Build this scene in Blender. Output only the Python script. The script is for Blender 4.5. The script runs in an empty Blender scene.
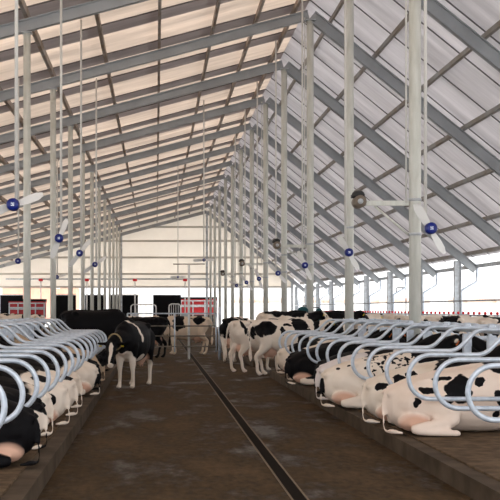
import bpy, bmesh, math, random
from mathutils import Vector, Matrix
C = bpy.context.scene.collection
S = bpy.context.scene
PI = math.pi
R = math.radians
ORD = ['first','second','third','fourth','fifth','sixth','seventh','eighth','ninth','tenth','eleventh','twelfth',
       'thirteenth','fourteenth','fifteenth','sixteenth','seventeenth','eighteenth','nineteenth','twentieth']

# ------------------------------------------------------------------ tagging
def tag(o, label, cat, group=None, kind=None):
    o['label'] = label; o['category'] = cat
    if group: o['group'] = group
    if kind: o['kind'] = kind
    return o
def struct(o):
    o['kind'] = 'structure'; return o
def empty(name, loc, label, cat, group=None, rz=0.0):
    o = bpy.data.objects.new(name, None); C.objects.link(o)
    o.location = loc; o.rotation_euler = (0, 0, rz); o.empty_display_size = .2
    return tag(o, label, cat, group)
def link(name, bm, mat, parent=None, smooth=False, loc=None, mats=None):
    me = bpy.data.meshes.new(name)
    bmesh.ops.recalc_face_normals(bm, faces=bm.faces)
    if smooth:
        for f in bm.faces: f.smooth = True
    bm.to_mesh(me); bm.free()
    for m in (mats or [mat]): me.materials.append(m)
    o = bpy.data.objects.new(name, me); C.objects.link(o)
    if parent: o.parent = parent
    if loc: o.location = loc
    return o
def dup_tree(o, parent=None, loc=None, rz=None):
    c = o.copy(); C.objects.link(c)
    if parent is not None: c.parent = parent
    if loc is not None: c.location = loc
    if rz is not None: c.rotation_euler = (0, 0, rz)
    for ch in list(o.children): dup_tree(ch, c)
    return c

# ------------------------------------------------------------------ shapes
def box(bm, x0, x1, y0, y1, z0, z1):
    v = [bm.verts.new(p) for p in ((x0,y0,z0),(x1,y0,z0),(x1,y1,z0),(x0,y1,z0),(x0,y0,z1),(x1,y0,z1),(x1,y1,z1),(x0,y1,z1))]
    for f in ((0,3,2,1),(4,5,6,7),(0,1,5,4),(1,2,6,5),(2,3,7,6),(3,0,4,7)): bm.faces.new([v[i] for i in f])
def prism(bm, poly, axis, a, b):
    """poly: list of (p,q) in the plane across `axis`; extruded from a to b"""
    def mk(p, q, t):
        return {'x': (t,p,q), 'y': (p,t,q), 'z': (p,q,t)}[axis]
    A = [bm.verts.new(mk(p,q,a)) for p,q in poly]; B = [bm.verts.new(mk(p,q,b)) for p,q in poly]
    n = len(poly)
    bm.faces.new(A); bm.faces.new(B[::-1])
    for i in range(n): bm.faces.new((A[i], A[(i+1)%n], B[(i+1)%n], B[i]))
def tube(bm, pts, r, n=8, caps=True, closed=False):
    pts = [Vector(p) for p in pts]
    rs = r if isinstance(r, (list, tuple)) else [r]*len(pts)
    rings = []; up = None
    m = len(pts)
    for i, p in enumerate(pts):
        if closed: t = pts[(i+1)%m] - pts[i-1]
        elif i == 0: t = pts[1]-pts[0]
        elif i == m-1: t = pts[-1]-pts[-2]
        else: t = (pts[i+1]-pts[i]).normalized() + (pts[i]-pts[i-1]).normalized()
        t.normalize()
        if up is None:
            a = Vector((0,0,1)) if abs(t.z) < .9 else Vector((1,0,0))
            up = (a - t*a.dot(t)).normalized()
        else:
            up = (up - t*up.dot(t))
            if up.length < 1e-5: up = t.orthogonal()
            up.normalize()
        s = t.cross(up)
        rings.append([bm.verts.new(p + (up*math.cos(2*PI*k/n) + s*math.sin(2*PI*k/n))*rs[i]) for k in range(n)])
    for i in range(m if closed else m-1):
        a, b = rings[i], rings[(i+1)%m]
        for k in range(n): bm.faces.new((a[k], a[(k+1)%n], b[(k+1)%n], b[k]))
    if caps and not closed:
        bm.faces.new(rings[0][::-1]); bm.faces.new(rings[-1])
def fillet(pts, rad, n=6):
    """round the corners of a polyline"""
    pts = [Vector(p) for p in pts]; out = [pts[0]]
    for i in range(1, len(pts)-1):
        p = pts[i]; a = (pts[i-1]-p); b = (pts[i+1]-p)
        la, lb = a.length, b.length; a.normalize(); b.normalize()
        r = rad[i-1] if isinstance(rad, (list,tuple)) else rad
        ang = a.angle(b)
        if ang > PI-.02: out.append(p); continue
        d = min(r/math.tan(ang/2), la*.495, lb*.495); rr = d*math.tan(ang/2)
        c = p + (a+b).normalized()*(rr/math.sin(ang/2))
        u = (p+a*d)-c; w = (p+b*d)-c; th = u.angle(w)
        for k in range(n+1):
            t = k/n
            out.append(c + (u*math.sin((1-t)*th) + w*math.sin(t*th))/math.sin(th))
    out.append(pts[-1]); return out
def ball(bm, c, r, seg=14, rot=None):
    m = Matrix.Diagonal((r[0], r[1], r[2], 1))
    if rot: m = rot.to_4x4() @ m
    m = Matrix.Translation(c) @ m
    bmesh.ops.create_uvsphere(bm, u_segments=seg, v_segments=seg//2+2, radius=1, matrix=m)
def cyl(bm, p0, p1, r, n=16): tube(bm, [p0, p1], r, n)
def ibeam(bm, a, b, depth, width, t=.025, up=Vector((0,0,1))):
    a, b = Vector(a), Vector(b); d = (b-a).normalized()
    s = d.cross(up).normalized(); u = s.cross(d).normalized()
    for (h0, h1, w) in ((-depth/2, -depth/2+t, width), (depth/2-t, depth/2, width), (-depth/2+t, depth/2-t, t)):
        vs = []
        for p in (a, b):
            for (si, hi) in ((-1,h0),(1,h0),(1,h1),(-1,h1)):
                vs.append(bm.verts.new(p + s*si*w/2 + u*hi))
        for f in ((0,1,2,3),(7,6,5,4),(0,4,5,1),(1,5,6,2),(2,6,7,3),(3,7,4,0)): bm.faces.new([vs[i] for i in f])

# ------------------------------------------------------------------ materials
def newmat(name):
    m = bpy.data.materials.new(name); m.use_nodes = True
    nt = m.node_tree; return m, nt, nt.nodes['Principled BSDF']
def N(nt, typ, **kw):
    n = nt.nodes.new(typ)
    for k, v in kw.items(): setattr(n, k, v)
    return n
def rgb(c): return (c[0], c[1], c[2], 1)
def mat(name, col, rough=.5, metal=0., var=None, scale=4., bump=0., detail=4., stretch=None, spec=None):
    m, nt, b = newmat(name)
    b.inputs['Roughness'].default_value = rough; b.inputs['Metallic'].default_value = metal
    if spec is not None: b.inputs['Specular IOR Level'].default_value = spec
    if var is None:
        b.inputs['Base Color'].default_value = rgb(col); return m
    tc = N(nt, 'ShaderNodeTexCoord'); no = N(nt, 'ShaderNodeTexNoise')
    no.inputs['Scale'].default_value = scale; no.inputs['Detail'].default_value = detail
    src = tc.outputs['Object']
    if stretch:
        mp = N(nt, 'ShaderNodeMapping'); mp.inputs['Scale'].default_value = stretch
        nt.links.new(src, mp.inputs['Vector']); src = mp.outputs['Vector']
    nt.links.new(src, no.inputs['Vector'])
    cr = N(nt, 'ShaderNodeValToRGB')
    cr.color_ramp.elements[0].position = .35; cr.color_ramp.elements[1].position = .68
    cr.color_ramp.elements[0].color = rgb(var); cr.color_ramp.elements[1].color = rgb(col)
    nt.links.new(no.outputs['Fac'], cr.inputs['Fac']); nt.links.new(cr.outputs['Color'], b.inputs['Base Color'])
    if bump:
        bp = N(nt, 'ShaderNodeBump'); bp.inputs['Strength'].default_value = bump; bp.inputs['Distance'].default_value = .02
        nt.links.new(no.outputs['Fac'], bp.inputs['Height']); nt.links.new(bp.outputs['Normal'], b.inputs['Normal'])
    return m

M = {}
M['galv'] = mat('galvanised steel', (.68,.74,.82), .40, .30, (.46,.52,.60), 9)
M['galv_dull'] = mat('weathered galvanised steel', (.60,.64,.68), .5, .25, (.42,.44,.46), 6)
M['post'] = mat('pale galvanised post', (.77,.78,.73), .5, .05, (.62,.63,.57), 3, stretch=(3,3,.6))
M['rafter'] = mat('grey painted steel', (.40,.425,.45), .5, .1, (.33,.35,.37), 1.5)
M['purlin'] = mat('brownish steel purlin', (.38,.34,.31), .6, .05, (.28,.20,.14), 2)
M['purlin_grey'] = mat('grey steel purlin', (.34,.34,.34), .6, .05, (.27,.23,.19), 1.2)
M['seam'] = mat('dark roof seam', (.16,.15,.15), .7)
M['fanpipe'] = mat('white painted pipe', (.75,.74,.70), .5)
M['girt'] = mat('beige girt', (.62,.58,.52), .6)
M['blackboard'] = mat('black plastic sheeting', (.006,.006,.007), .7, spec=.1)
M['red'] = mat('red paint', (.42,.012,.02), .5)
M['redlamp'] = mat('bright red plastic', (.75,.02,.03), .4)
M['white'] = mat('white plastic', (.82,.82,.80), .45)
M['blue'] = mat('blue plastic housing', (.003,.016,.20), .35)
M['motor'] = mat('brown motor housing', (.22,.18,.14), .5, .2)
M['dark'] = mat('dark plastic', (.03,.03,.03), .6)
M['teal'] = mat('teal bristles', (.005,.10,.12), .8, 0, (.004,.05,.06), 30)
M['yellow'] = mat('yellow tag plastic', (.80,.62,.02), .4)
M['orange'] = mat('orange tag plastic', (.85,.18,.02), .4)
M['strap'] = mat('tan webbing strap', (.35,.26,.13), .8)
M['eye'] = mat('dark eye', (.01,.008,.006), .15)
M['concrete'] = mat('stall kerb concrete', (.11,.08,.055), .8, 0, (.055,.038,.024), 2.5, spec=.15)
M['bed'] = mat('sawdust bedding', (.15,.10,.06), .9, 0, (.075,.05,.03), 7, .4, spec=.1)
M['outside'] = mat('pale gravel yard', (.75,.74,.72), .9, 0, (.66,.65,.62), .2)
M['brick'] = mat('orange brick facade', (.80,.50,.40), .8, 0, (.78,.40,.28), .4)
M['hedge'] = mat('reddish brown hedge', (.70,.48,.40), .9, 0, (.60,.50,.40), .5)
M['gate'] = mat('grey brown gate steel', (.20,.17,.14), .6, .1, (.12,.10,.08), 6)  # lower gate rails, darker and browner than the top rail
M['snowwhite'] = mat('white painted steel', (.8,.8,.8), .5)

def floor_mat():
    m, nt, b = newmat('wet dirty concrete')
    tc = N(nt,'ShaderNodeTexCoord')
    b.inputs['Specular IOR Level'].default_value = .12
    n1 = N(nt,'ShaderNodeTexNoise'); n1.inputs['Scale'].default_value = 1.1; n1.inputs['Detail'].default_value = 8; n1.inputs['Roughness'].default_value = .65
    n2 = N(nt,'ShaderNodeTexNoise'); n2.inputs['Scale'].default_value = 14; n2.inputs['Detail'].default_value = 5
    mp = N(nt,'ShaderNodeMapping'); mp.inputs['Scale'].default_value = (1,.45,1)
    nt.links.new(tc.outputs['Object'], mp.inputs['Vector'])
    for n in (n1, n2): nt.links.new(mp.outputs['Vector'], n.inputs['Vector'])
    mx = N(nt,'ShaderNodeMath', operation='ADD'); s = N(nt,'ShaderNodeMath', operation='MULTIPLY'); s.inputs[1].default_value = .45
    nt.links.new(n2.outputs['Fac'], s.inputs[0]); nt.links.new(n1.outputs['Fac'], mx.inputs[0]); nt.links.new(s.outputs[0], mx.inputs[1])
    cr = N(nt,'ShaderNodeValToRGB')
    e = cr.color_ramp.elements; e[0].position=.55; e[0].color=rgb((.014,.008,.0038)); e[1].position=.92; e[1].color=rgb((.100,.062,.030))
    nt.links.new(mx.outputs[0], cr.inputs['Fac']); nt.links.new(cr.outputs['Color'], b.inputs['Base Color'])
    rr = N(nt,'ShaderNodeValToRGB'); e = rr.color_ramp.elements
    e[0].position=.36; e[0].color=(.34,.34,.34,1); e[1].position=.50; e[1].color=(.85,.85,.85,1)
    nt.links.new(n1.outputs['Fac'], rr.inputs['Fac']); nt.links.new(rr.outputs['Color'], b.inputs['Roughness'])
    bp = N(nt,'ShaderNodeBump'); bp.inputs['Strength'].default_value=.6; bp.inputs['Distance'].default_value=.03
    nt.links.new(mx.outputs[0], bp.inputs['Height']); nt.links.new(bp.outputs['Normal'], b.inputs['Normal'])
    return m
M['floor'] = floor_mat()

def roof_mat(name, light, dark, trans_l, trans_d, period, duty, along=1):
    """fibre sheets: translucent strips alternating with duller sheets along world Y"""
    m, nt, b = newmat(name)
    nt.nodes.remove(b); out = nt.nodes['Material Output']
    tc = N(nt,'ShaderNodeTexCoord'); sp = N(nt,'ShaderNodeSeparateXYZ'); nt.links.new(tc.outputs['Object'], sp.inputs[0])
    d = N(nt,'ShaderNodeMath', operation='DIVIDE'); d.inputs[1].default_value = period; 
    oy = N(nt,'ShaderNodeMath', operation='ADD'); oy.inputs[1].default_value = .06*6.8+6.8*3; nt.links.new(sp.outputs['Y'], oy.inputs[0]); nt.links.new(oy.outputs[0], d.inputs[0])
    fr = N(nt,'ShaderNodeMath', operation='FRACT'); nt.links.new(d.outputs[0], fr.inputs[0])
    gt = N(nt,'ShaderNodeMath', operation='GREATER_THAN'); gt.inputs[1].default_value = duty; nt.links.new(fr.outputs[0], gt.inputs[0])
    no = N(nt,'ShaderNodeTexNoise'); no.inputs['Scale'].default_value=.8; no.inputs['Detail'].default_value=6; no.inputs['Roughness'].default_value=.65; smp = N(nt,'ShaderNodeMapping'); smp.inputs['Scale'].default_value=(.35,2.2,.35) if 'wall' not in name else (1,1,1); nt.links.new(tc.outputs['Object'], smp.inputs['Vector']); nt.links.new(smp.outputs[0], no.inputs['Vector'])
    c = N(nt,'ShaderNodeMix', data_type='RGBA'); c.inputs[6].default_value=rgb(light); c.inputs[7].default_value=rgb(dark)
    nt.links.new(gt.outputs[0], c.inputs[0])
    hs = N(nt,'ShaderNodeHueSaturation'); mr = N(nt,'ShaderNodeMapRange'); mr.inputs[1].default_value=.25; mr.inputs[2].default_value=.75; mr.inputs[3].default_value=.74 if 'wall' not in name else .96; mr.inputs[4].default_value=1.12 if 'wall' not in name else 1.03
    nt.links.new(no.outputs['Fac'], mr.inputs[0]); nt.links.new(mr.outputs[0], hs.inputs['Value']); nt.links.new(c.outputs[2], hs.inputs['Color'])
    df = N(nt,'ShaderNodeBsdfDiffuse'); tr = N(nt,'ShaderNodeBsdfTranslucent'); mx = N(nt,'ShaderNodeMixShader')
    nt.links.new(hs.outputs[0], df.inputs[0]); nt.links.new(hs.outputs[0], tr.inputs[0])
    f = N(nt,'ShaderNodeMix', data_type='FLOAT'); f.inputs[2].default_value=trans_l; f.inputs[3].default_value=trans_d
    nt.links.new(gt.outputs[0], f.inputs[0]); nt.links.new(f.outputs[0], mx.inputs[0])
    nt.links.new(df.outputs[0], mx.inputs[1]); nt.links.new(tr.outputs[0], mx.inputs[2]); nt.links.new(mx.outputs[0], out.inputs[0])
    return m
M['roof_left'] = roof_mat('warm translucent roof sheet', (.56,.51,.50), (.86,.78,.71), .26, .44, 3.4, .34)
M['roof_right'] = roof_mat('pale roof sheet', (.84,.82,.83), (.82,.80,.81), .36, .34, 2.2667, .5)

M['cream'] = roof_mat('cream translucent wall cladding', (.93,.895,.84), (.92,.885,.83), .46, .46, 3.4, .5)
WHITE = (.80,.70,.60); BLACK = (.004,.0036,.0045)
def hide(name, blobs, inverse=False, seed=0, wob=.12, white=WHITE, base_z=.0, speck=None, pink=None, dirt=.5, nscale=3.2):
    """Holstein coat: patches are noisy ellipsoids in the animal's own space; inverse = black animal with white patches"""
    m, nt, b = newmat(name)
    b.inputs['Roughness'].default_value = .62; b.inputs['Specular IOR Level'].default_value = .10
    tc = N(nt,'ShaderNodeTexCoord')
    no = N(nt,'ShaderNodeTexNoise', noise_dimensions='4D'); no.inputs['Scale'].default_value=nscale; no.inputs['Detail'].default_value=3.5; no.inputs['W'].default_value=seed*7.3
    nt.links.new(tc.outputs['Object'], no.inputs['Vector'])
    sb = N(nt,'ShaderNodeVectorMath', operation='SUBTRACT'); sb.inputs[1].default_value=(.5,.5,.5); nt.links.new(no.outputs['Color'], sb.inputs[0])
    sc = N(nt,'ShaderNodeVectorMath', operation='SCALE'); sc.inputs['Scale'].default_value=wob*6; nt.links.new(sb.outputs[0], sc.inputs[0])
    ad = N(nt,'ShaderNodeVectorMath', operation='ADD'); nt.links.new(tc.outputs['Object'], ad.inputs[0]); nt.links.new(sc.outputs[0], ad.inputs[1])
    last = None
    for (c, r) in blobs:
        mp = N(nt,'ShaderNodeMapping'); mp.inputs['Scale'].default_value=(1/r[0],1/r[1],1/r[2])
        mp.inputs['Location'].default_value=(-c[0]/r[0],-c[1]/r[1],-c[2]/r[2])
        nt.links.new(ad.outputs[0], mp.inputs['Vector'])
        ln = N(nt,'ShaderNodeVectorMath', operation='LENGTH'); nt.links.new(mp.outputs[0], ln.inputs[0])
        if last is None: last = ln.outputs['Value']
        else:
            mn = N(nt,'ShaderNodeMath', operation='MINIMUM'); nt.links.new(last, mn.inputs[0]); nt.links.new(ln.outputs['Value'], mn.inputs[1]); last = mn.outputs[0]
    mr = N(nt,'ShaderNodeMapRange'); mr.inputs[1].default_value=.97; mr.inputs[2].default_value=1.03; mr.inputs[3].default_value=1; mr.inputs[4].default_value=0
    if last is not None: nt.links.new(last, mr.inputs[0])
    else: mr.inputs[0].default_value = 9
    mask = mr.outputs[0]
    if speck:       # scattered small dark flecks in a region
        vo = N(nt,'ShaderNodeTexNoise'); vo.inputs['Scale'].default_value=13; vo.inputs['Detail'].default_value=1
        nt.links.new(tc.outputs['Object'], vo.inputs['Vector'])
        g = N(nt,'ShaderNodeMapRange'); g.inputs[1].default_value=.56; g.inputs[2].default_value=.59; nt.links.new(vo.outputs['Fac'], g.inputs[0])
        mp = N(nt,'ShaderNodeMapping'); c, r = speck; mp.inputs['Scale'].default_value=(1/r[0],1/r[1],1/r[2]); mp.inputs['Location'].default_value=(-c[0]/r[0],-c[1]/r[1],-c[2]/r[2])
        nt.links.new(ad.outputs[0], mp.inputs['Vector'])
        ln = N(nt,'ShaderNodeVectorMath', operation='LENGTH'); nt.links.new(mp.outputs[0], ln.inputs[0])
        lt = N(nt,'ShaderNodeMath', operation='LESS_THAN'); lt.inputs[1].default_value=1; nt.links.new(ln.outputs['Value'], lt.inputs[0])
        ml = N(nt,'ShaderNodeMath', operation='MULTIPLY'); nt.links.new(lt.outputs[0], ml.inputs[0]); nt.links.new(g.outputs[0], ml.inputs[1])
        mm = N(nt,'ShaderNodeMath', operation='MAXIMUM'); nt.links.new(mask, mm.inputs[0]); nt.links.new(ml.outputs[0], mm.inputs[1]); mask = mm.outputs[0]
    # soiled hair: brownish stains on the white
    n2 = N(nt,'ShaderNodeTexNoise', noise_dimensions='4D'); n2.inputs['Scale'].default_value=2.6; n2.inputs['Detail'].default_value=5; n2.inputs['W'].default_value=seed*3.1+1
    nt.links.new(tc.outputs['Object'], n2.inputs['Vector'])
    st = N(nt,'ShaderNodeMapRange'); st.inputs[1].default_value=.48; st.inputs[2].default_value=.75; st.inputs[4].default_value=dirt; nt.links.new(n2.outputs['Fac'], st.inputs[0])
    wc = N(nt,'ShaderNodeMix', data_type='RGBA'); wc.inputs[6].default_value=rgb(white); wc.inputs[7].default_value=rgb((.45,.31,.18)); nt.links.new(st.outputs[0], wc.inputs[0])
    wout = wc.outputs[2]
    pk = pink or ((-.42,0,.60),(.26,.24,.22))
    for (c, r) in (pk,):
        mp = N(nt,'ShaderNodeMapping'); mp.inputs['Scale'].default_value=(1/r[0],1/r[1],1/r[2]); mp.inputs['Location'].default_value=(-c[0]/r[0],-c[1]/r[1],-c[2]/r[2])
        nt.links.new(tc.outputs['Object'], mp.inputs['Vector'])
        ln = N(nt,'ShaderNodeVectorMath', operation='LENGTH'); nt.links.new(mp.outputs[0], ln.inputs[0])
        a = N(nt,'ShaderNodeMapRange'); a.inputs[1].default_value=.8; a.inputs[2].default_value=1.1; a.inputs[3].default_value=1; a.inputs[4].default_value=0; nt.links.new(ln.outputs['Value'], a.inputs[0])
    udder = a.outputs[0]
    fin = N(nt,'ShaderNodeMix', data_type='RGBA')
    nt.links.new(mask, fin.inputs[0])
    if inverse:
        fin.inputs[6].default_value = rgb(BLACK); nt.links.new(wout, fin.inputs[7])
    else:
        nt.links.new(wout, fin.inputs[6]); fin.inputs[7].default_value = rgb(BLACK)
    u = N(nt,'ShaderNodeMix', data_type='RGBA'); nt.links.new(udder, u.inputs[0]); nt.links.new(fin.outputs[2], u.inputs[6]); u.inputs[7].default_value=rgb((.62,.38,.28))
    nt.links.new(u.outputs[2], b.inputs['Base Color'])
    return m

# ------------------------------------------------------------------ camera
cam = bpy.data.cameras.new('camera'); co = bpy.data.objects.new('camera', cam); C.objects.link(co)
co.location = (0,0,1.68); co.rotation_euler = (PI/2,0,0)
cam.sensor_width = 36; cam.lens = 1090/500*36; cam.shift_x = .188; cam.shift_y = .118; cam.clip_end = 2000
S.camera = co
HC = 1.68; F = 1090
def px(x, y, z):            # world point at depth z for a photo pixel
    return Vector(((x-156)*z/F, z, HC-(y-309)*z/F))

# ------------------------------------------------------------------ layout constants
BAY = 6.8; XR = 4.75; XL = -3.17; RIDGE = 10.75; SL = .265; SR = .81
YEND = 15*BAY; XWR = 13.05; XWL = -16.2; Y0 = 1.2
def ky(k): return (k-.06)*BAY
def zl(x): return RIDGE-SL*(XR-x)
def zr(x): return RIDGE-SR*(x-XR)
def zc(x): return zl(x) if x <= XR else zr(x)

# ---- floor, kerbs, yard
bm = bmesh.new(); box(bm, -1.05, 2.78, Y0-6, YEND, -.12, 0); box(bm, -60, 70, -40, 400, -.4, -.13)
bm.free()
bm = bmesh.new(); box(bm, XWL, XWR+.3, Y0-8, YEND+.3, -.12, 0)
fl = struct(link('floor', bm, M['floor']))
bm = bmesh.new(); box(bm, -260, 320, -60, 620, -.6, -.125)
struct(link('ground', bm, M['outside']))
bm = bmesh.new()
for x in (1.20, 1.34): box(bm, x-.008, x+.008, Y0, YEND-2, 0, .006)
struct(link('trim_1', bm, mat('worn channel edge', (.20,.155,.11), .7, spec=.1)))
bm = bmesh.new(); box(bm, 1.215, 1.325, Y0, YEND-2, 0, .003)
struct(link('trim_2', bm, mat('scraper channel grime', (.010,.007,.005), .85, spec=.05)))
def bed(name, x0, x1, y0, y1, h=.2):
    b = bmesh.new(); box(b, x0, x1, y0, y1, 0, h-.02); box(b, x0+.18, x1-.18, y0+.05, y1-.05, h-.02, h)
    o = link(name, b, M['concrete'], mats=[M['concrete'], M['bed']])
    for f in o.data.polygons[6:]: f.material_index = 1
    return struct(o)
bed('stall_bed', 2.80, 7.2, 1.0, 26.75); bed('stall_bed', -6.1, -1.05, 1.0, 27.9)
bed('stall_bed', 2.80, 6.9, 31.5, 90); bed('stall_bed', -5.3, -1.05, 33.0, 90)
b = bmesh.new(); box(b, -5.3, -1.05, 27.92, 32.98, 0, .16); struct(link('crossover_step', b, M['concrete']))

# ---- roof sheets
def slope(name, xa, xb, m, xs_off):
    b = bmesh.new(); lift = .47
    za, zb = zc(xa)+lift, zc(xb)+lift
    v = [b.verts.new(p) for p in ((xa,Y0,za),(xb,Y0,zb),(xb,YEND+1.2,zb),(xa,YEND+1.2,za))]
    b.faces.new(v)
    ex = bmesh.ops.extrude_face_region(b, geom=b.faces[:])
    # real sheet thickness
    for g in ex['geom']:
        if isinstance(g, bmesh.types.BMVert): g.co.z += .012
    o = link(name, b, m); struct(o)
    # joint strips on the underside, running down the slope
    b = bmesh.new(); y = Y0 + .2; st = BAY/2 if xb < xa else BAY/3
    sgn = 1 if xb > xa else -1
    k = math.ceil((Y0+.06*BAY)/st)
    while k*st-.06*BAY < YEND:
        y = k*st-.06*BAY
        vs = []
        for (x, z) in ((xa,za),(xb,zb)):
            for (dy, dz) in ((-.022,-.035),(.022,-.035),(.022,-.003),(-.022,-.003)): vs.append(b.verts.new((x, y+dy, z+dz)))
        for f in ((0,1,2,3),(7,6,5,4),(0,4,5,1),(1,5,6,2),(2,6,7,3),(3,7,4,0)): b.faces.new([vs[i] for i in f])
        k += 1
    link('sheet_joints', b, M['seam'], o)
    return o
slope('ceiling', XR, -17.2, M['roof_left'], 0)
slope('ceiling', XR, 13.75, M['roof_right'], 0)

# ---- rafters
for k in range(4, 16):
    y = ky(k)
    for side in ('left','right'):
        b = bmesh.new()
        if side == 'left': ibeam(b, (XR-.05, y, zl(XR-.05)), (-16.9, y, zl(-16.9)), .30, .17)
        else: ibeam(b, (XR+.05, y, zr(XR+.05)), (13.85, y, zr(13.85)), .34, .20)
        o = link('roof_rafter', b, M['rafter'])
        tag(o, f'grey steel roof rafter on the {side} slope, {ORD[k-4]} from the camera', 'rafter', f'rafters under the {side} roof slope')
# ---- purlins
XPL = [4.3, 3.1, 1.75, .1, -1.55, -3.2, -4.9, -6.6, -8.3, -10.0, -11.7, -13.4, -15.1]
for i, x in enumerate(XPL):
    b = bmesh.new(); z = zl(x)+.20
    prism(b, [(x-.045,z+.02),(x+.045,z+.044),(x+.045,z+.24),(x-.045,z+.22)], 'y', Y0, YEND-.2)
    tag(link('roof_purlin', b, M['purlin']), f'brownish purlin along the left roof slope, {ORD[i]} below the ridge', 'purlin', 'purlins under the left roof slope')
XPR = [5.4, 6.75, 8.1, 9.5, 10.85, 12.25, 13.45]
for i, x in enumerate(XPR):
    b = bmesh.new(); z = zr(x)+.22
    prism(b, [(x-.026,z+.09),(x+.026,z+.05),(x+.026,z+.18),(x-.026,z+.22)], 'y', Y0, YEND-.2)
    tag(link('roof_purlin', b, M['purlin_grey']), f'grey brown purlin along the right roof slope, {ORD[i]} below the ridge', 'purlin', 'purlins under the right roof slope')

# ---- roof posts (two rows)
for k in range(3, 15):
    y = ky(k)
    for side in ('right','left'):
        if side == 'left' and k == 3: continue
        x = XR if side == 'right' else XL; r = .110 if side == 'right' else .090
        top = (zc(x)-.17)
        n = k-3 if side == 'right' else k-4
        t = empty('roof_post', (x,y,0), f'tall pale round steel post, {ORD[n]} from the camera in the {side} row', 'post', f'posts of the {side} row')
        b = bmesh.new(); cyl(b, (0,0,0), (0,0,top-.02), r, 20); link('shaft', b, M['post'], t, True)
        b = bmesh.new(); box(b, -r*1.4, r*1.4, -r*1.4, r*1.4, top-.03, top+(-.005)); link('cap_plate', b, M['galv_dull'], t)
        b = bmesh.new(); box(b, -.2,.2,-.2,.2, .2 , .222); link('base_plate', b, M['galv_dull'], t)
        if side == 'right':
            for zz in (3.05, 3.68):
                b = bmesh.new(); cyl(b, (0,0,zz-.025), (0,0,zz+.025), r+.008, 20); link('strap', b, M['galv_dull'], t, True)

# ---- gable end wall
def gable_pts(x0, x1, z0):
    return [(x0,z0),(x1,z0),(x1,zc(x1)+.44),(XR,RIDGE+.44),(x0,zc(x0)+.44)] if x1 > XR else None
b = bmesh.new(); x1 = 12.9
prism(b, [(-16.9,3.72),(x1,3.72),(x1,zr(x1)+.44),(XR,RIDGE+.44),(-16.9,zl(-16.9)+.44)], 'y', YEND, YEND+.12)
wall = struct(link('wall_end', b, M['cream']))
for i, yy in enumerate((227, 241, 257.5, 274, 287)):
    z = HC-(yy-309)*YEND/F
    xa = -16.8; xb = 12.8
    if z > zl(xa): xa = XR-(RIDGE-z)/SL+.2
    if z > zr(xb): xb = XR+(RIDGE-z)/SR-.2
    b = bmesh.new(); box(b, xa, xb, YEND-.10, YEND-.005, z-.09, z+.09)
    struct(link(f'trim_{i+3}', b, M['girt']))
b = bmesh.new()
for x in (-16.6, -3.25, XR, 12.7):
    box(b, x-.1, x+.1, YEND-.22, YEND-.11, 0, zc(x)+.1)
struct(link('trim_8', b, M['galv_dull']))
# black sheets closing part of the end opening
for (xa, xb, w) in ((0,23,'leftmost'),(54,76,'second from left'),(85,105,'middle'),(110,138,'fourth from left, wide'),(153,181,'rightmost')):
    A = px(xa,295.5,YEND+.2); B = px(xb,313,YEND+.2)
    b = bmesh.new(); box(b, A.x, B.x, YEND+.16, YEND+.24, 0, A.z)
    t = tag(link('black_sheet', b, M['blackboard']), f'black sheet panel across the far end opening, {w}', 'panel', 'black panels in the far end opening')
    b = bmesh.new(); box(b, A.x, B.x, YEND+.14, YEND+.26, A.z, A.z+.1); link('top_rail', b, M['galv_dull'], t)

# ---- open right side: columns, eave rail
for k in range(7, 16):
    y = ky(k); t = empty('side_column', (XWR,y,0), f'grey steel column of the open right side, {ORD[k-7]} from the camera', 'column', 'columns along the open right side')
    zt = zr(XWR)-.27
    b = bmesh.new(); ibeam(b, (0,0,0), (0,0,zt), .30, .20, .03, Vector((1,0,0))); link('shaft', b, M['galv_dull'], t)
    b = bmesh.new(); box(b, -.12,.16,-.13,.13, zt-.02, zt); link('cap_plate', b, M['galv_dull'], t)
    # rain pipe: gutter end, kink back to the column, then down
    b = bmesh.new(); zg = zr(13.9)+.15
    pts = fillet([(.92,0.1,zg),(.92,.1,zg-.62),(.25,.1,zg-1.0),(.25,.1,0)], [.16,.16], 5)
    tube(b, pts, .055, 10)
    d = link('rain_pipe', b, M['galv'], None, True, loc=(XWR,y+.15,0))
    tag(d, f'bent rain downpipe beside the {ORD[k-7]} grey column of the open right side', 'downpipe', 'downpipes along the open right side')
b = bmesh.new()
pr = [(13.86,0),(14.02,0),(14.02,.16),(13.99,.16),(13.99,.03),(13.89,.03),(13.89,.16),(13.86,.16)]
zg = zr(13.9)+.12
prism(b, [(p,q+zg) for p,q in pr], 'y', Y0, YEND+1)
tag(link('eave_gutter', b, M['galv_dull']), 'long grey gutter along the eave of the right roof slope', 'gutter')
b = bmesh.new(); cyl(b, (XWR-.24, 26, 2.02), (XWR-.24, YEND-.4, 2.02), .035, 8)
tag(link('curtain_pipe', b, M['galv_dull'], None, True), 'thin dark horizontal pipe along the open right side', 'pipe')
b = bmesh.new(); box(b, XWR-.1, XWR+.1, 20, YEND-.3, 0, .55); struct(link('wall_right', b, M['concrete']))
b = bmesh.new(); box(b, XWL-.1, XWL+.1, 0, YEND-.3, 0, .9); struct(link('wall_left', b, M['concrete']))
for k in range(1, 16, 1):
    y = ky(k)
    if k < 14: continue
    b = bmesh.new(); ibeam(b, (XWL,y,0), (XWL,y,zl(XWL)-.2), .3, .2, .03, Vector((1,0,0)))
    tag(link('side_column', b, M['galv_dull']), f'grey steel column at the far left side, {ORD[k-14]} before the end wall', 'column', 'columns along the left side')

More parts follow.
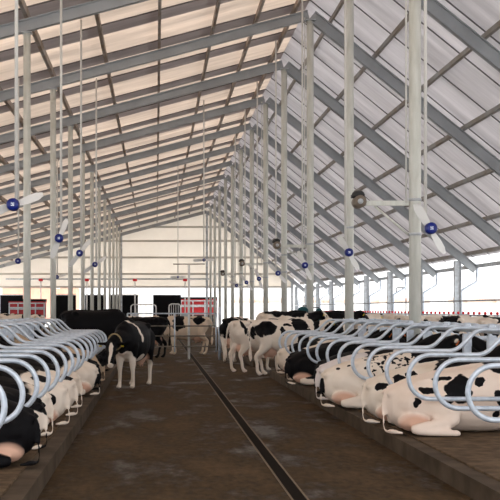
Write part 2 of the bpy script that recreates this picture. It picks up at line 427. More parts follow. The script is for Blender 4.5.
# ---- feed barriers with red latches (right side)
nl = 0
for k in range(5, 11):
    y0 = ky(k)+.05; n = 10; L = BAY-.1
    t = empty('feed_barrier', (11.5,y0,0), f'grey feed barrier panel with red latches on the right, {ORD[k-5]} from the camera', 'feed barrier', 'feed barriers along the right side')
    b = bmesh.new()
    for z in (.45, 1.45): tube(b, [(0,0,z),(0,L,z)], .03, 8)
    link('rail', b, M['galv'], t, True)
    for i in range(n):
        yy = .35+i*.68
        b = bmesh.new(); tube(b, [(0,yy,.45),(0,yy,1.45)], .02, 6); tube(b, [(.02,yy+.08,.5),(.02,yy+.32,1.42)], .018, 6); link('yoke', b, M['galv'], t, True)
        b = bmesh.new(); ball(b, (0,yy,1.53), (.055,.055,.06), 8); link('latch', b, M['redlamp'], t, True)
    for yy in (0.04, L-.04):
        b = bmesh.new(); tube(b, [(0,yy,0),(0,yy,1.5)], .04, 8); link('support', b, M['galv'], t, True)

# ---- stall dividers
def make_divider():
    t = empty('stall_divider', (0,0,0), 'x', 'stall divider')
    pts = fillet([(0,0,1.42),(.55,0,1.42),(.82,0,1.15),(1.70,0,1.15),(1.70,0,.64),(.02,0,.64)], [.24,.24,.25,.25], 8)
    b = bmesh.new(); tube(b, pts, .027, 10); link('loop', b, M['galv'], t, True)
    b = bmesh.new(); box(b, -.055,.055,-.05,.05, .0, 1.30); link('upright', b, M['galv'], t)
    b = bmesh.new(); box(b, -.05,.05,-.05,.05, 1.37, 1.47); bmesh.ops.bevel(b, geom=b.edges[:], offset=.015, segments=1, affect='EDGES'); link('top_clamp', b, M['galv'], t)
    b = bmesh.new(); cyl(b, (0,-.045,1.1),(0,-.07,1.1), .03, 8); link('bolt', b, M['galv'], t, True)
    b = bmesh.new(); cyl(b, (0,-.045,.64),(0,-.07,.64), .03, 8); link('bolt', b, M['galv'], t, True)
    return t
proto = make_divider(); first = True
def place_div(x, y, rz, label, group):
    global first
    if first: o = proto; first = False
    else: o = dup_tree(proto)
    o.location = (x,y,.2 if False else .18); o.rotation_euler = (0,0,rz); o['label'] = label; o['group'] = group
    return o
def divs(x, y0, n, rz, row):
    for i in range(n):
        place_div(x, y0+1.2*i, rz, f'curved galvanised stall divider, {ORD[i]} from the camera in the {row} row', f'stall dividers of the {row} row')
# heights in the prototype are measured from the alley floor
for ch in proto.children: ch.location.z = -.18
divs(4.62, 10.2, 14, PI, 'right alley'); divs(-2.92, 8.77, 16, 0, 'left alley')
divs(4.80, 14.4, 10, 0, 'outer right'); divs(-3.10, 20.17, 6, PI, 'outer left')
def rail(name, x, y0, y1, z, r, label):
    b = bmesh.new(); tube(b, [(x,y0,z),(x,y1,z)], r, 10)
    return tag(link(name, b, M['galv_dull'], None, True), label, 'rail')
rail('head_rail', 4.71, 7.5, 26.8, 1.37, .038, 'long grey head rail along the top of the right stall uprights')
rail('head_rail', -3.01, 7.5, 28.4, 1.37, .038, 'long grey head rail along the top of the left stall uprights')
rail('brisket_rail', 4.71, 7.5, 26.8, .85, .03, 'lower grey pipe rail tying the right stall uprights together')
rail('brisket_rail', -3.01, 7.5, 28.4, .85, .03, 'lower grey pipe rail tying the left stall uprights together')

# ------------------------------------------------------------------ cows
def loft(bm, st, n=22, ex=2.3):
    rings = []
    for (x, y, z, w, h) in st:
        ring = []
        for k in range(n):
            a = 2*PI*k/n; c, s = math.cos(a), math.sin(a)
            ring.append(bm.verts.new((x, y+w*math.copysign(abs(c)**(2/ex), c), z+h*math.copysign(abs(s)**(2/ex), s))))
        rings.append(ring)
    for a, b in zip(rings, rings[1:]):
        for k in range(n): bm.faces.new((a[k], a[(k+1)%n], b[(k+1)%n], b[k]))
    bm.faces.new(rings[0][::-1]); bm.faces.new(rings[-1])
def limb(bm, pts, n=10):
    """tapered chain: pts = (x,y,z,r), rounded at both ends"""
    P = [Vector(p[:3]) for p in pts]; r = [p[3] for p in pts]
    # subdivide with Catmull-Rom for smooth bends
    Q=[]; rr=[]
    for i in range(len(P)-1):
        p0=P[max(i-1,0)]; p1=P[i]; p2=P[i+1]; p3=P[min(i+2,len(P)-1)]
        for k in range(3):
            t=k/3
            Q.append(.5*((2*p1)+(-p0+p2)*t+(2*p0-5*p1+4*p2-p3)*t*t+(-p0+3*p1-3*p2+p3)*t**3)); rr.append(r[i]+(r[i+1]-r[i])*t)
    Q.append(P[-1]); rr.append(r[-1])
    tube(bm, Q, rr, n)
    ball(bm, Q[0], (rr[0],)*3, 10); ball(bm, Q[-1], (rr[-1],)*3, 10)
def head(bm, poll, d, roll=0.0, s=1.0):
    """cow head: poll position, nose direction d; returns frame for eyes/tags"""
    d = Vector(d).normalized(); side = Vector((0,0,1)).cross(d)
    if side.length < .05: side = Vector((0,1,0))
    side.normalize(); up = d.cross(side).normalized()
    poll = Vector(poll)
    rot = Matrix((d, side, up)).transposed()
    L = .50*s
    st = [(0.0,.10,.095,0),(.10,.118,.12,-.005),(.20,.112,.125,-.012),(.30,.088,.105,-.014),(.40,.072,.085,-.010),(.47,.078,.078,-.012),(.52,.060,.055,-.016)]
    rings=[]; n=16
    for (t, w, h, o) in st:
        ring=[]
        for k in range(n):
            a=2*PI*k/n; ring.append(bm.verts.new(poll + d*(t*s*.98) + side*(w*s*math.cos(a)) + up*((h*math.sin(a)+o)*s)))
        rings.append(ring)
    for a,b in zip(rings, rings[1:]):
        for k in range(n): bm.faces.new((a[k],a[(k+1)%n],b[(k+1)%n],b[k]))
    bm.faces.new(rings[0][::-1]); bm.faces.new(rings[-1])
    ball(bm, poll+d*.05*s+up*.06*s, (.08*s,.075*s,.07*s), 12)
    ball(bm, poll+d*.49*s-up*.03*s, (.055*s,.068*s,.05*s), 12, rot)       # muzzle
    for sg in (-1,1):
        c = poll + d*.02*s + side*sg*.19*s + up*.0
        r = rot @ Matrix.Rotation(sg*R(12), 3, 'X')
        ball(bm, c, (.030*s,.115*s,.055*s), 12, r)
        ball(bm, poll+side*sg*.11*s+d*.02*s, (.04*s,.06*s,.04*s), 10, r)
    return dict(poll=poll, d=d, side=side, up=up, rot=rot, s=s)
def finish(bm, vox=.021, it=6):
    me = bpy.data.meshes.new('tmp'); bmesh.ops.recalc_face_normals(bm, faces=bm.faces); bm.to_mesh(me); bm.free()
    o = bpy.data.objects.new('tmp', me); C.objects.link(o)
    m = o.modifiers.new('r','REMESH'); m.mode='VOXEL'; m.voxel_size=vox; m.use_smooth_shade=True
    s = o.modifiers.new('s','SMOOTH'); s.iterations=it; s.factor=.5
    dg = bpy.context.evaluated_depsgraph_get(); ev = o.evaluated_get(dg)
    out = bpy.data.meshes.new_from_object(ev)
    bpy.data.objects.remove(o); bpy.data.meshes.remove(me)
    for p in out.polygons: p.use_smooth = True
    out.name = 'dairy_cow'
    return out
def standing(neck, poll, nose, stepf=(0,0), steph=(0,0), tail=0.0, fy=.17):
    bm = bmesh.new()
    loft(bm, [(-.85,0,1.20,.06,.10),(-.80,0,1.17,.15,.18),(-.70,0,1.11,.235,.28),(-.56,0,1.07,.272,.335),(-.38,0,1.01,.295,.385),(-.15,0,.965,.335,.42),(.10,0,.955,.345,.43),(.34,0,.975,.315,.42),(.53,0,1.02,.265,.39),(.68,0,1.06,.215,.335),(.80,0,1.07,.15,.25),(.86,0,1.07,.08,.15)])
    # hooks, pins and spine
    for sg in (-1,1):
        ball(bm, (-.46,sg*.21,1.31), (.10,.075,.07), 10); ball(bm, (-.78,sg*.12,1.27), (.08,.06,.06), 10)
    limb(bm, [(-.8,0,1.33,.05),(-.4,0,1.375,.05),(0,0,1.355,.05),(.45,0,1.385,.06),(.65,0,1.36,.07)])
    limb(bm, neck)
    h = head(bm, poll, nose)
    for i, sg in enumerate((-1,1)):
        f = stepf[i]
        limb(bm, [(.52,sg*fy,.92,.15),(.50+f*.2,sg*fy,.66,.092),(.50+f*.5,sg*fy,.44,.060),(.49+f*.6,sg*fy,.36,.050),(.48+f*.9,sg*fy,.14,.040),(.50+f,sg*fy,.08,.048),(.525+f,sg*fy,.045,.05)])
        q = steph[i]
        limb(bm, [(-.58,sg*.15,1.05,.20),(-.50+q*.2,sg*.19,.80,.155),(-.60+q*.5,sg*.19,.60,.088),(-.70+q*.7,sg*.18,.49,.062),(-.665+q*.9,sg*.18,.30,.046),(-.65+q,sg*.18,.14,.044),(-.62+q,sg*.18,.08,.05),(-.595+q,sg*.18,.045,.052)])
        # cloven hoof
        for (cx) in (.53+f, -.585+q):
            for e in (-.028,.028): ball(bm, (cx+.02, sg*(fy if cx>0 else .18)+e, .04), (.065,.03,.042), 10)
    ball(bm, (-.40,0,.62), (.23,.18,.17), 16)
    for (tx,ty) in ((-.5,.08),(-.5,-.08),(-.32,.08),(-.32,-.08)): limb(bm, [(tx,ty,.52,.03),(tx,ty,.43,.022)])
    limb(bm, [(-.82,0,1.31,.05),(-.91,tail*.1,1.20,.034),(-.93,tail*.3,.95,.024),(-.92,tail*.5,.72,.024),(-.92,tail*.6,.58,.048),(-.91,tail*.6,.45,.05),(-.91,tail*.6,.36,.02)])
    ball(bm, (.78,0,.86), (.10,.09,.16), 12)      # brisket
    return finish(bm), h
def lying(sg, neck_y=0.0, head_d=(.85,0,-.5), flat=False):
    """resting on the brisket, legs folded out on side sg"""
    bm = bmesh.new()
    loft(bm, [(-.90,sg*.02,.42,.08,.14),(-.84,sg*.02,.42,.20,.28),(-.72,sg*.02,.42,.30,.38),(-.55,0,.43,.36,.41),(-.35,0,.42,.40,.415),(-.10,0,.41,.43,.41),(.15,0,.41,.43,.41),(.38,0,.42,.38,.42),(.56,0,.45,.31,.42),(.70,0,.49,.24,.38),(.82,0,.52,.17,.28),(.88,0,.53,.09,.17)], ex=2.15)
    for s2 in (-1,1):
        ball(bm, (-.48,s2*.23,.73), (.11,.08,.07), 10); ball(bm, (-.82,s2*.13,.62), (.09,.07,.07), 10)
    limb(bm, [(-.82,0,.70,.06),(-.45,0,.79,.055),(0,0,.775,.055),(.45,0,.80,.065),(.62,0,.79,.08)])
    limb(bm, [(.62,0,.58,.23),(.82,neck_y*.3,.76,.19),(1.02,neck_y,.93,.145),(1.10,neck_y*1.15,.98,.12)])
    h = head(bm, (1.08,neck_y*1.15,1.02), head_d)
    # hind leg folded forward beside the udder
    limb(bm, [(-.55,sg*.22,.45,.24),(-.30,sg*.40,.30,.17),(-.22,sg*.47,.20,.115),(-.42,sg*.55,.14,.085),(-.66,sg*.56,.09,.062),(-.58,sg*.60,.065,.05),(-.36,sg*.62,.05,.043),(-.26,sg*.62,.05,.045)])
    ball(bm, (-.20,sg*.62,.045), (.07,.045,.042), 10)
    limb(bm, [(-.58,-sg*.22,.38,.26),(-.35,-sg*.34,.24,.19),(-.55,-sg*.36,.12,.10)])
    # front legs tucked
    limb(bm, [(.58,sg*.24,.36,.13),(.78,sg*.30,.18,.085),(.88,sg*.30,.10,.06),(.72,sg*.34,.06,.045),(.58,sg*.35,.05,.045)])
    limb(bm, [(.58,-sg*.22,.34,.13),(.80,-sg*.22,.16,.085),(.92,-sg*.20,.09,.06),(.80,-sg*.26,.05,.045),(.70,-sg*.28,.05,.045)])
    ball(bm, (-.62,sg*.34,.17), (.20,.17,.14), 14)       # udder pushed out behind the thigh
    limb(bm, [(-.86,0,.60,.045),(-.92,sg*.05,.45,.028),(-.93,sg*.12,.22,.018),(-.94,sg*.24,.05,.018),(-.88,sg*.40,.04,.035),(-.78,sg*.48,.035,.02)])
    ball(bm, (.84,0,.28), (.12,.14,.16), 12)
    for v in bm.verts:
        t = min(1, max(0, (v.co.x+.95)/1.2)); t = t*t*(3-2*t)
        f = .70+.28*t
        if v.co.z > .10: v.co.z = .10+(v.co.z-.10)*f
        v.co.z = max(v.co.z, .0)
    return finish(bm), h

NK = [(.60,0,1.10,.24),(.84,0,1.20,.175),(1.04,0,1.28,.135),(1.15,0,1.33,.115)]
ST, ST_h = standing(NK, (1.13,0,1.36), (.78,0,-.62), (.04,-.05), (.06,-.06), .25)
ST2, ST2_h = standing(NK, (1.13,0,1.36), (.80,.25,-.55), (-.05,.04), (-.10,.10), -.2)
NKL = [(.60,0,1.08,.24),(.84,-.03,1.06,.185),(1.02,-.09,1.00,.145),(1.10,-.13,.97,.12)]
SL_, SL_h = standing(NKL, (1.11,-.14,.98), (.37,.07,-.92), (.05,-.04), (.05,-.08), .2, .135)
NKT = [(.60,0,1.08,.24),(.82,.10,1.12,.185),(.98,.26,1.10,.145),(1.04,.38,1.06,.12)]
LA, LA_h = lying(-1); LB, LB_h = lying(1)
LC, LC_h = lying(-1, .22, (.7,.32,-.5)); LD, LD_h = lying(1, -.2, (.7,-.3,-.5))
PROTO = dict(stand=(ST,ST_h), stand2=(ST2,ST2_h), low=(SL_,SL_h), lieR=(LA,LA_h), lieL=(LB,LB_h), lieRt=(LC,LC_h), lieLt=(LD,LD_h))
eye_b = bmesh.new(); ball(eye_b, (0,0,0), (.020,.020,.020), 10); eye_me = bpy.data.meshes.new('eye'); eye_b.to_mesh(eye_me); eye_b.free(); eye_me.materials.append(M['eye'])
tg = bmesh.new(); box(tg, -.004,.004,-.03,.03,-.05,.03); bmesh.ops.bevel(tg, geom=tg.edges[:], offset=.003, segments=1, affect='EDGES')
tag_me = bpy.data.meshes.new('ear_tag'); tg.to_mesh(tag_me); tg.free(); tag_me.materials.append(M['yellow'])
used = set()
def cow(kind, x, y, z, rz, coat, label, group=None, tagcol='yellow', detail=True, s=1.0):
    me, h = PROTO[kind]
    m = me if kind not in used else me
    used.add(kind)
    o = bpy.data.objects.new('dairy_cow', me); C.objects.link(o)
    if not me.materials: me.materials.append(coat)
    o.material_slots[0].link = 'OBJECT'; o.material_slots[0].material = coat
    o.location = (x,y,z); o.rotation_euler = (0,0,R(rz)); o.scale = (s,s,s)
    tag(o, label, 'cow', group)
    if detail:
        p, d, sd, up, q = h['poll'], h['d'], h['side'], h['up'], h['s']
        for sg in (-1,1):
            e = bpy.data.objects.new('eye', eye_me); C.objects.link(e); e.parent = o; e.location = p + d*.19 + sd*sg*.104 + up*.035
            g = bpy.data.objects.new('ear_tag', tag_me); C.objects.link(g); g.parent = o
            g.location = p + d*.06 + sd*sg*.23 - up*.02
            g.rotation_euler = (Matrix((d, sd, Vector(d).cross(sd))).transposed()).to_euler()
            if tagcol != 'yellow':
                g.material_slots[0].link = 'OBJECT'; g.material_slots[0].material = M[tagcol]
    return o

# -- standing cows near the gate
coatA = hide('coat black with blaze', [((1.33,-.105,.78),(.16,.040,.25)),((1.30,-.09,.50),(.12,.07,.08)),((.60,0,.36),(.42,.30,.46)),((.62,.05,.66),(.26,.16,.18)),((-.6,0,.20),(.3,.4,.44)),((.50,.02,1.42),(.10,.16,.09)),((.44,.17,1.36),(.065,.12,.08)),((.38,.27,1.22),(.055,.10,.13)),((.33,.31,1.06),(.05,.1,.10)),((.2,.30,.62),(.14,.2,.10))], True, 1, .025, dirt=.15)
A = cow('low', -.50, 23.55, 0, -105, coatA, 'black cow with white face blaze and legs facing the camera in the alley')
bmc = bmesh.new(); 
ring = []
for k in range(28):
    a = 2*PI*k/28; ring.append((1.01+.05*math.sin(a)+.04*math.cos(a), -.09+.152*math.cos(a), 1.00+.165*math.sin(a)))
tube(bmc, ring, .016, 6, closed=True); link('collar', bmc, M['strap'], A, True)
coatB = hide('coat plain black', [((-.6,0,.2),(.3,.4,.22))], True, 2, .05)
cow('low', -1.72, 30.2, .16, -4, coatB, 'large all black cow standing behind the left stalls', s=1.06)
coatC = hide('coat black white tail patch', [((.52,0,1.40),(.14,.12,.10)),((.30,-.1,1.36),(.10,.15,.08)),((-.2,0,.5),(.4,.4,.12))], True, 3, .05)
cow('stand2', -.45, 37.6, 0, 178, coatC, 'black cow behind the gate with white flecks on its back', s=1.0)
coatD = hide('coat white two black patches', [((.32,0,1.15),(.26,.6,.34)),((-.42,0,1.28),(.22,.6,.2)),((.9,0,1.2),(.2,.4,.25)),((1.35,0,1.1),(.25,.3,.22))], False, 4, .09, white=(.70,.56,.43))
cow('stand', 1.15, 40.4, 0, 181, coatD, 'beige white cow with black patches directly behind the gate')
coatE = hide('coat black rump white legs', [((-.5,0,1.25),(.60,.5,.50)),((-.9,0,.6),(.03,.1,.3)),((.6,0,1.2),(.4,.5,.34)),((1.3,0,1.1),(.35,.3,.3)),((0.1,.2,1.3),(.2,.2,.14))], False, 5, .07, dirt=.6)
cow('stand2', 2.50, 35.2, 0, 74, coatE, 'cow with black rump and white legs beside the end of the gate')
coatF = hide('coat white dark shoulder patch', [((-.56,-.25,1.20),(.08,.2,.20)),((-.44,-.25,1.05),(.05,.2,.09)),((-.30,-.3,1.16),(.10,.3,.28)),((-.12,-.3,.98),(.10,.2,.10)),((.18,-.30,1.05),(.10,.3,.20)),((.62,-.2,1.2),(.30,.4,.35)),((-.5,.05,1.42),(.22,.16,.10)),((1.2,0,1.1),(.4,.4,.4)),((-.80,.28,1.22),(.2,.16,.2))], False, 6, .07, dirt=.3)
cow('stand', 2.72, 29.3, 0, 28, coatF, 'white cow with black flank patch standing tail to the alley, left of pair', s=.99)
coatG = hide('coat white black shoulders', [((-.56,-.3,1.20),(.26,.3,.20)),((-.12,-.3,1.10),(.07,.2,.14)),((.02,-.3,1.28),(.09,.2,.07)),((.30,-.1,1.22),(.20,.5,.26)),((.42,-.1,.98),(.16,.5,.42)),((.80,0,1.15),(.14,.5,.3)),((1.3,0,1.1),(.3,.4,.3)),((-.82,-.1,.95),(.07,.2,.30))], False, 7, .07, dirt=.25)
cow('stand2', 3.28, 27.75, 0, 6, coatG, 'white cow with black shoulders standing at the end of the right stalls', s=1.0)
coatH = hide('coat black top line', [((0,0,1.4),(.7,.5,.22)),((.9,0,1.2),(.3,.3,.3))], False, 8, .08)
cow('stand', 3.9, 32.9, .2, 15, coatH, 'white cow with black back line behind the standing pair')
coatI = hide('coat mostly black', [((.55,0,1.0),(.10,.5,.35)),((-.3,0,1.0),(.16,.5,.25))], True, 9, .08)
cow('stand2', 5.3, 34.4, .2, 8, coatI, 'black cow with white side bands behind the rightmost standing cow')
coatJ = hide('coat black white tall', [((.5,0,1.2),(.3,.5,.3)),((-.4,0,1.2),(.2,.5,.3))], False, 10, .08)
cow('stand', 5.4, 38.6, .2, 175, coatJ, 'white and black cow in the distance right of the gate')

# -- lying cows, right alley row (head to the right)
P_l = lambda sg: ((-.62,sg*.40,.12),(.20,.17,.13))
def lie_right(i, kind, dx, dy, coat, label, s=1.0, rz=0):
    y = 9.6+1.2*i
    return cow(kind, 3.66+dx, y+dy, .2, rz, coat, label, 'cows lying in the right alley row', 'orange', s=s)
P = P_l(-1)
lie_right(3,'lieR',.0,0, hide('coat r3',[((-.06,-.40,.52),(.17,.34,.20)),((-.42,-.40,.52),(.10,.25,.035)),((-.30,-.40,.66),(.12,.25,.04)),((.42,-.40,.45),(.09,.2,.14)),((-.22,-.40,.40),(.07,.2,.05)),((.20,-.4,.66),(.07,.2,.05)),((-.58,-.35,.40),(.05,.2,.06)),((.30,-.4,.28),(.06,.2,.07)),((.6,-.1,.84),(.3,.25,.12)),((1.2,0,.9),(.3,.3,.3))],False,23,.06,white=(.80,.66,.56),pink=P,dirt=.2), 'pinkish white cow with one large black flank patch lying nearest in right row')
lie_right(4,'lieR',-.02,0, hide('coat r4',[((-.75,-.3,.45),(.10,.2,.06)),((-.52,-.30,.55),(.09,.25,.06)),((-.35,-.35,.62),(.10,.25,.09)),((.3,-.2,.6),(.35,.5,.3)),((1.0,0,.8),(.4,.3,.3))],False,24,.06,pink=P), 'cow with black and white flecked rump lying second in right row')
lie_right(6,'lieR',-.22,-.1, hide('coat r6',[((-.72,-.25,.62),(.055,.10,.05)),((-.55,-.35,.66),(.05,.10,.045)),((-.93,-.10,.34),(.06,.09,.17)),((.75,0,.8),(.30,.5,.4)),((1.25,0,.9),(.3,.3,.3))],False,25,.03,speck=((.15,-.2,.6),(.48,.5,.35)),pink=P,dirt=.45), 'white cow with speckled flank and black neck, rump out into the alley')
lie_right(7,'lieR',-.10,0, hide('coat r7',[((.1,0,.6),(.25,.5,.35)),((.9,0,.8),(.5,.4,.4))],False,26,.06,white=(.70,.64,.62),pink=P,dirt=.1), 'greyish white cow with black middle lying behind the speckled cow')
lie_right(8,'lieRt',.05,0, hide('coat r8',[((-.15,-.3,.80),(.3,.3,.10))],True,27,.05,pink=P), 'black cow with pale back stripe lying behind the greyish white cow')
lie_right(10,'lieR',-.18,0, hide('coat r10',[((-.20,-.3,.78),(.16,.2,.06)),((-.70,-.55,.08),(.3,.25,.10))],True,28,.04,pink=P), 'almost entirely black cow lying with its rump over the kerb')
lie_right(11,'lieR',.0,0, hide('coat r11',[((.0,0,.7),(.3,.5,.3)),((.9,0,.8),(.4,.3,.3)),((-.7,0,.6),(.14,.4,.15))],False,29,.07,pink=P), 'white cow with black middle lying second from the far right end')
lie_right(13,'lieRt',.05,0, hide('coat r13',[((-.3,0,.6),(.4,.5,.3)),((.9,0,.8),(.4,.3,.3))],False,30,.08,pink=P), 'black patched cow in the farthest right stall')

# -- lying cows, left alley row (head to the left)
def lie_left(i, kind, dx, dy, coat, label, s=.92, rz=180):
    y = 9.37+1.2*i
    return cow(kind, -1.98+dx, y+dy, .2, rz, coat, label, 'cows lying in the left alley row', 'orange', s=s)
Q = P_l(1)
lie_left(1,'lieL',0,0, hide('coat l1',[((-.2,.5,.3),(.2,.2,.12))],True,40,.06,pink=Q), 'black cow with low white flank mark lying nearest in the left row')
lie_left(2,'lieL',-.05,0, hide('coat l2',[((-.80,.25,.25),(.20,.6,.22)),((-.2,.0,.8),(.06,.2,.06))],True,41,.06,pink=Q), 'black cow with white lower rump lying second in left row')
lie_left(3,'lieLt',-.1,0, hide('coat l3',[((.25,0,.6),(.88,.9,.45)),((-.75,-.1,.72),(.1,.2,.1))],False,42,.07,pink=Q), 'white rumped cow with black front lying third in left row')
lie_left(4,'lieL',.0,0, hide('coat l4',[((-.58,.20,.74),(.17,.22,.13)),((-.66,.45,.36),(.13,.25,.13)),((-.25,.5,.42),(.16,.3,.20)),((.3,0,.7),(.62,.9,.42)),((1.0,0,.9),(.4,.4,.4))],False,43,.05,pink=Q,dirt=.25), 'white cow with several black rump patches lying fourth in left row')
lie_left(5,'lieL',.02,0, hide('coat l5',[((-.80,.12,.66),(.12,.25,.16)),((-.62,.42,.45),(.10,.25,.12)),((-.45,.0,.76),(.14,.25,.12)),((.3,0,.7),(.66,.9,.45)),((1.0,0,.9),(.4,.4,.4))],False,44,.05,pink=Q,dirt=.25), 'white cow with black tail head and hip patches lying fifth in left row')
lie_left(6,'lieLt',.0,0, hide('coat l6',[((.1,.0,.6),(.72,.9,.6)),((1.0,0,.9),(.5,.5,.5))],False,45,.06,pink=Q), 'cow with white rump and black body lying sixth in left row')
lie_left(8,'lieL',.14,0, hide('coat l8',[((.25,0,.6),(.66,.9,.6)),((-.92,.05,.22),(.1,.2,.15)),((1.0,0,.9),(.5,.5,.5))],False,46,.05,pink=Q,dirt=.25), 'cow with clean white hindquarters reaching over the left kerb')
lie_left(9,'lieL',.10,0, hide('coat l9',[((-.60,.3,.72),(.18,.1,.07))],True,47,.05,pink=Q), 'black cow with one white streak lying beside the white hindquarters')
lie_left(11,'lieL',.06,0, hide('coat l11',[((.4,0,.5),(.5,.8,.5)),((-.85,0,.5),(.1,.3,.2))],False,48,.06,white=(.55,.42,.3),pink=Q), 'tan soiled cow lying behind the black cow with the blaze')
lie_left(12,'lieL',-.5,0, hide('coat l12',[((-.7,0,.3),(.2,.5,.2))],True,49,.05,pink=Q), 'black cow lying third from the far left end')
lie_left(14,'lieLt',.0,0, hide('coat l14',[((-.3,0,.3),(.2,.5,.2))],True,50,.05,pink=Q), 'black cow lying in the farthest left stall')

# -- outer rows and feed alley
rnd = random.Random(5)
def rcoat(i, z, inv=None):
    r = random.Random(100+i); bl = []
    for _ in range(4): bl.append(((r.uniform(-.8,.9), r.uniform(-.3,.3), z+r.uniform(-.25,.3)), (r.uniform(.14,.34), .45, r.uniform(.14,.30))))
    return hide(f'coat background {i}', bl, bool(i%3==1) if inv is None else inv, 60+i, .09, dirt=.45)
for j, (i, dsc) in enumerate(((4,'nearest'),(6,'second nearest'),(7,'third nearest'),(8,'fourth nearest'),(10,'second farthest'),(12,'farthest'))):
    cow('lieLt' if j%2 else 'lieL', 6.12, 9.6+.6+1.2*i, .2, 180, rcoat(j,.55), f'cow lying head inward in the outer right row, {dsc}', 'cows lying in the outer right row', 'orange')
fa = [(30,'black and white cow',False),(33.5,'white cow with dark patches',False),(36,'black cow with white saddle',True),(39.5,'patched cow',False),(44,'pale patched cow',False),(50,'white cow',False),(57,'dark cow',True)]
for j, (y, d, inv) in enumerate(fa):
    cow('stand' if j%2 else 'stand2', 9.72, y, 0, rnd.uniform(-16,16)+(90 if j in (4,) else 0), rcoat(20+j,1.1,inv), f'{d} at the right feed barrier, {ORD[j]} from the camera', 'cows standing at the right feed barrier', s=1.03)
for j, (x, y, a, d) in enumerate(((-6.7,50,10,'beige cow standing in the far left alley'),(-6.6,56,170,'dark cow farther back in the far left alley'),(-8.6,60,60,'pale cow at the back of the far left alley'))):
    cow('stand', x, y, 0, a, rcoat(40+j,1.1,j==1), d)
for j, i in enumerate((11,13,15)):
    cow('lieL', -4.95, 9.37+.6+1.2*(i-2), .2, 0, rcoat(50+j,.55), f'cow lying in the outer left row, {ORD[j]} of three visible', 'cows lying in the outer left row')

# ------------------------------------------------------------------ gate across the alley
GY = 36.3
gt = empty('alley_gate', (0,GY,0), 'galvanised pipe gate with four rails across the alley', 'gate')
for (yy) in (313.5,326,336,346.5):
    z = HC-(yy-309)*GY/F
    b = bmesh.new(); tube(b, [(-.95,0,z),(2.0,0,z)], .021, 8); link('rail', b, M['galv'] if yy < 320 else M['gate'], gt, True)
for x in (-.95,.62,2.0):
    b = bmesh.new(); tube(b, [(x,0,.25),(x,0,1.53)], .026, 8); link('stile', b, M['galv'], gt, True)
b = bmesh.new(); tube(b, [(2.06,0,0),(2.06,0,1.75)], .05, 8); tag(link('gate_post', b, M['galv'], None, True, loc=(0.06,GY,0)), 'short galvanised hinge post at the right end of the gate', 'post')
t = empty('service_pole', (1.10,GY+.12,0), 'slim white upright pole with a cross arm above the gate', 'pole')
b = bmesh.new(); tube(b, [(0,0,0),(0,0,3.15)], .04, 10); link('pole', b, M['white'], t, True)
b = bmesh.new(); tube(b, [(-.53,0,3.18),(.53,0,3.18)], .018, 8); link('cross_arm', b, M['motor'], t, True)

# hooped barrier gates farther back
def hoop(x0, x1, y, zt, label):
    t = empty('hoop_gate', (x0,y,0), label, 'gate'); w = x1-x0
    b = bmesh.new(); tube(b, fillet([(0,0,0),(0,0,zt),(w,0,zt),(w,0,0)], .18, 6), .035, 8); link('frame', b, M['snowwhite'], t, True)
    for i in range(1,5):
        b = bmesh.new(); tube(b, [(w*i/5,0,.3),(w*i/5,0,zt)], .016, 6); link('bar', b, M['snowwhite'], t, True)
    b = bmesh.new(); tube(b, [(0,0,.9),(w,0,.9)], .03, 6); link('rail', b, M['snowwhite'], t, True)
z = 70
hoop(px(131,0,z).x, px(156,0,z).x, z, px(0,304.5,z).z, 'white hooped barrier gate in front of the widest black panel')
hoop(px(169,0,z).x, px(180.5,0,z).x, z, px(0,304,z).z, 'narrow white hooped barrier gate left of the red wagon')

# ------------------------------------------------------------------ water pipe on the end wall with red valves
yp = YEND-.45; zp = HC+30*yp/F
b = bmesh.new(); tube(b, [(-14,yp,zp),(5.2,yp,zp)], .07, 8)
tag(link('wall_pipe', b, M['galv_dull'], None, True), 'long horizontal grey pipe along the cream end wall', 'pipe')
for x, w in ((41,'leftmost of four'),(87,'second from left'),(135,'above the widest black panel'),(185,'above the red wagon')):
    X = (x-156)*yp/F
    t = empty('valve_drop', (X,yp-.17,0), f'white drop pipe with a red valve on top, {w}', 'pipe', 'drop pipes along the end wall')
    b = bmesh.new(); tube(b, [(0,0,1.2),(0,0,zp-.22)], .06, 8); link('drop_pipe', b, M['white'], t, True)
    b = bmesh.new(); box(b, -.2,.2,-.12,.08, zp-.22, zp+.02); bmesh.ops.bevel(b, geom=b.edges[:], offset=.04, segments=2, affect='EDGES'); link('valve', b, M['redlamp'], t)
    b = bmesh.new(); box(b, -.35,.35,-.2,.15, 0, 1.2); link('trough', b, M['galv_dull'], t)

# ------------------------------------------------------------------ wall-less outside: wagons, buildings
def wagon(xa, xb, y, zt, zb, label, slats):
    A = (xa-156)*y/F; B = (xb-156)*y/F
    t = empty('farm_wagon', (A,y,0), label, 'wagon'); w = B-A
    b = bmesh.new(); box(b, 0, w, .25, 1.9, zb, zt-.35); link('body', b, M['red'], t)
    b = bmesh.new(); box(b, -.05, w+.05, .2, 1.95, zt-.33, zt-.22); link('roof_edge', b, M['red'], t)
    b = bmesh.new()
    for z in (zb+.05, (zb+zt)/2-.1, (zb+zt)/2+.02, zt-.42): box(b, 0, w, .12, .24, z, z+.10)
    for i in range(slats+1): box(b, w*i/slats-.05, w*i/slats+.05, .1, .24, zb-.2, zt-.34)
    link('side_frame', b, M['galv_dull'], t)
    b = bmesh.new(); box(b, -.05, w+.05, .2, 1.95, zt-.22, zt); link('tarpaulin', b, M['blackboard'], t)
    b = bmesh.new(); box(b, .2, w-.2, .3, 1.85, zb-.25, zb); link('chassis', b, M['dark'], t)
    for x in (w*.2, w*.8):
        for yy in (.3, 1.6):
            b = bmesh.new(); cyl(b, (x,yy,.42),(x,yy+.25,.42), .54, 20); link('wheel', b, M['dark'], t, True)
wagon(181, 217, 106, px(0,297,106).z, 1.1, 'red wagon with pale frame and dark top beyond the end wall, right', 3)
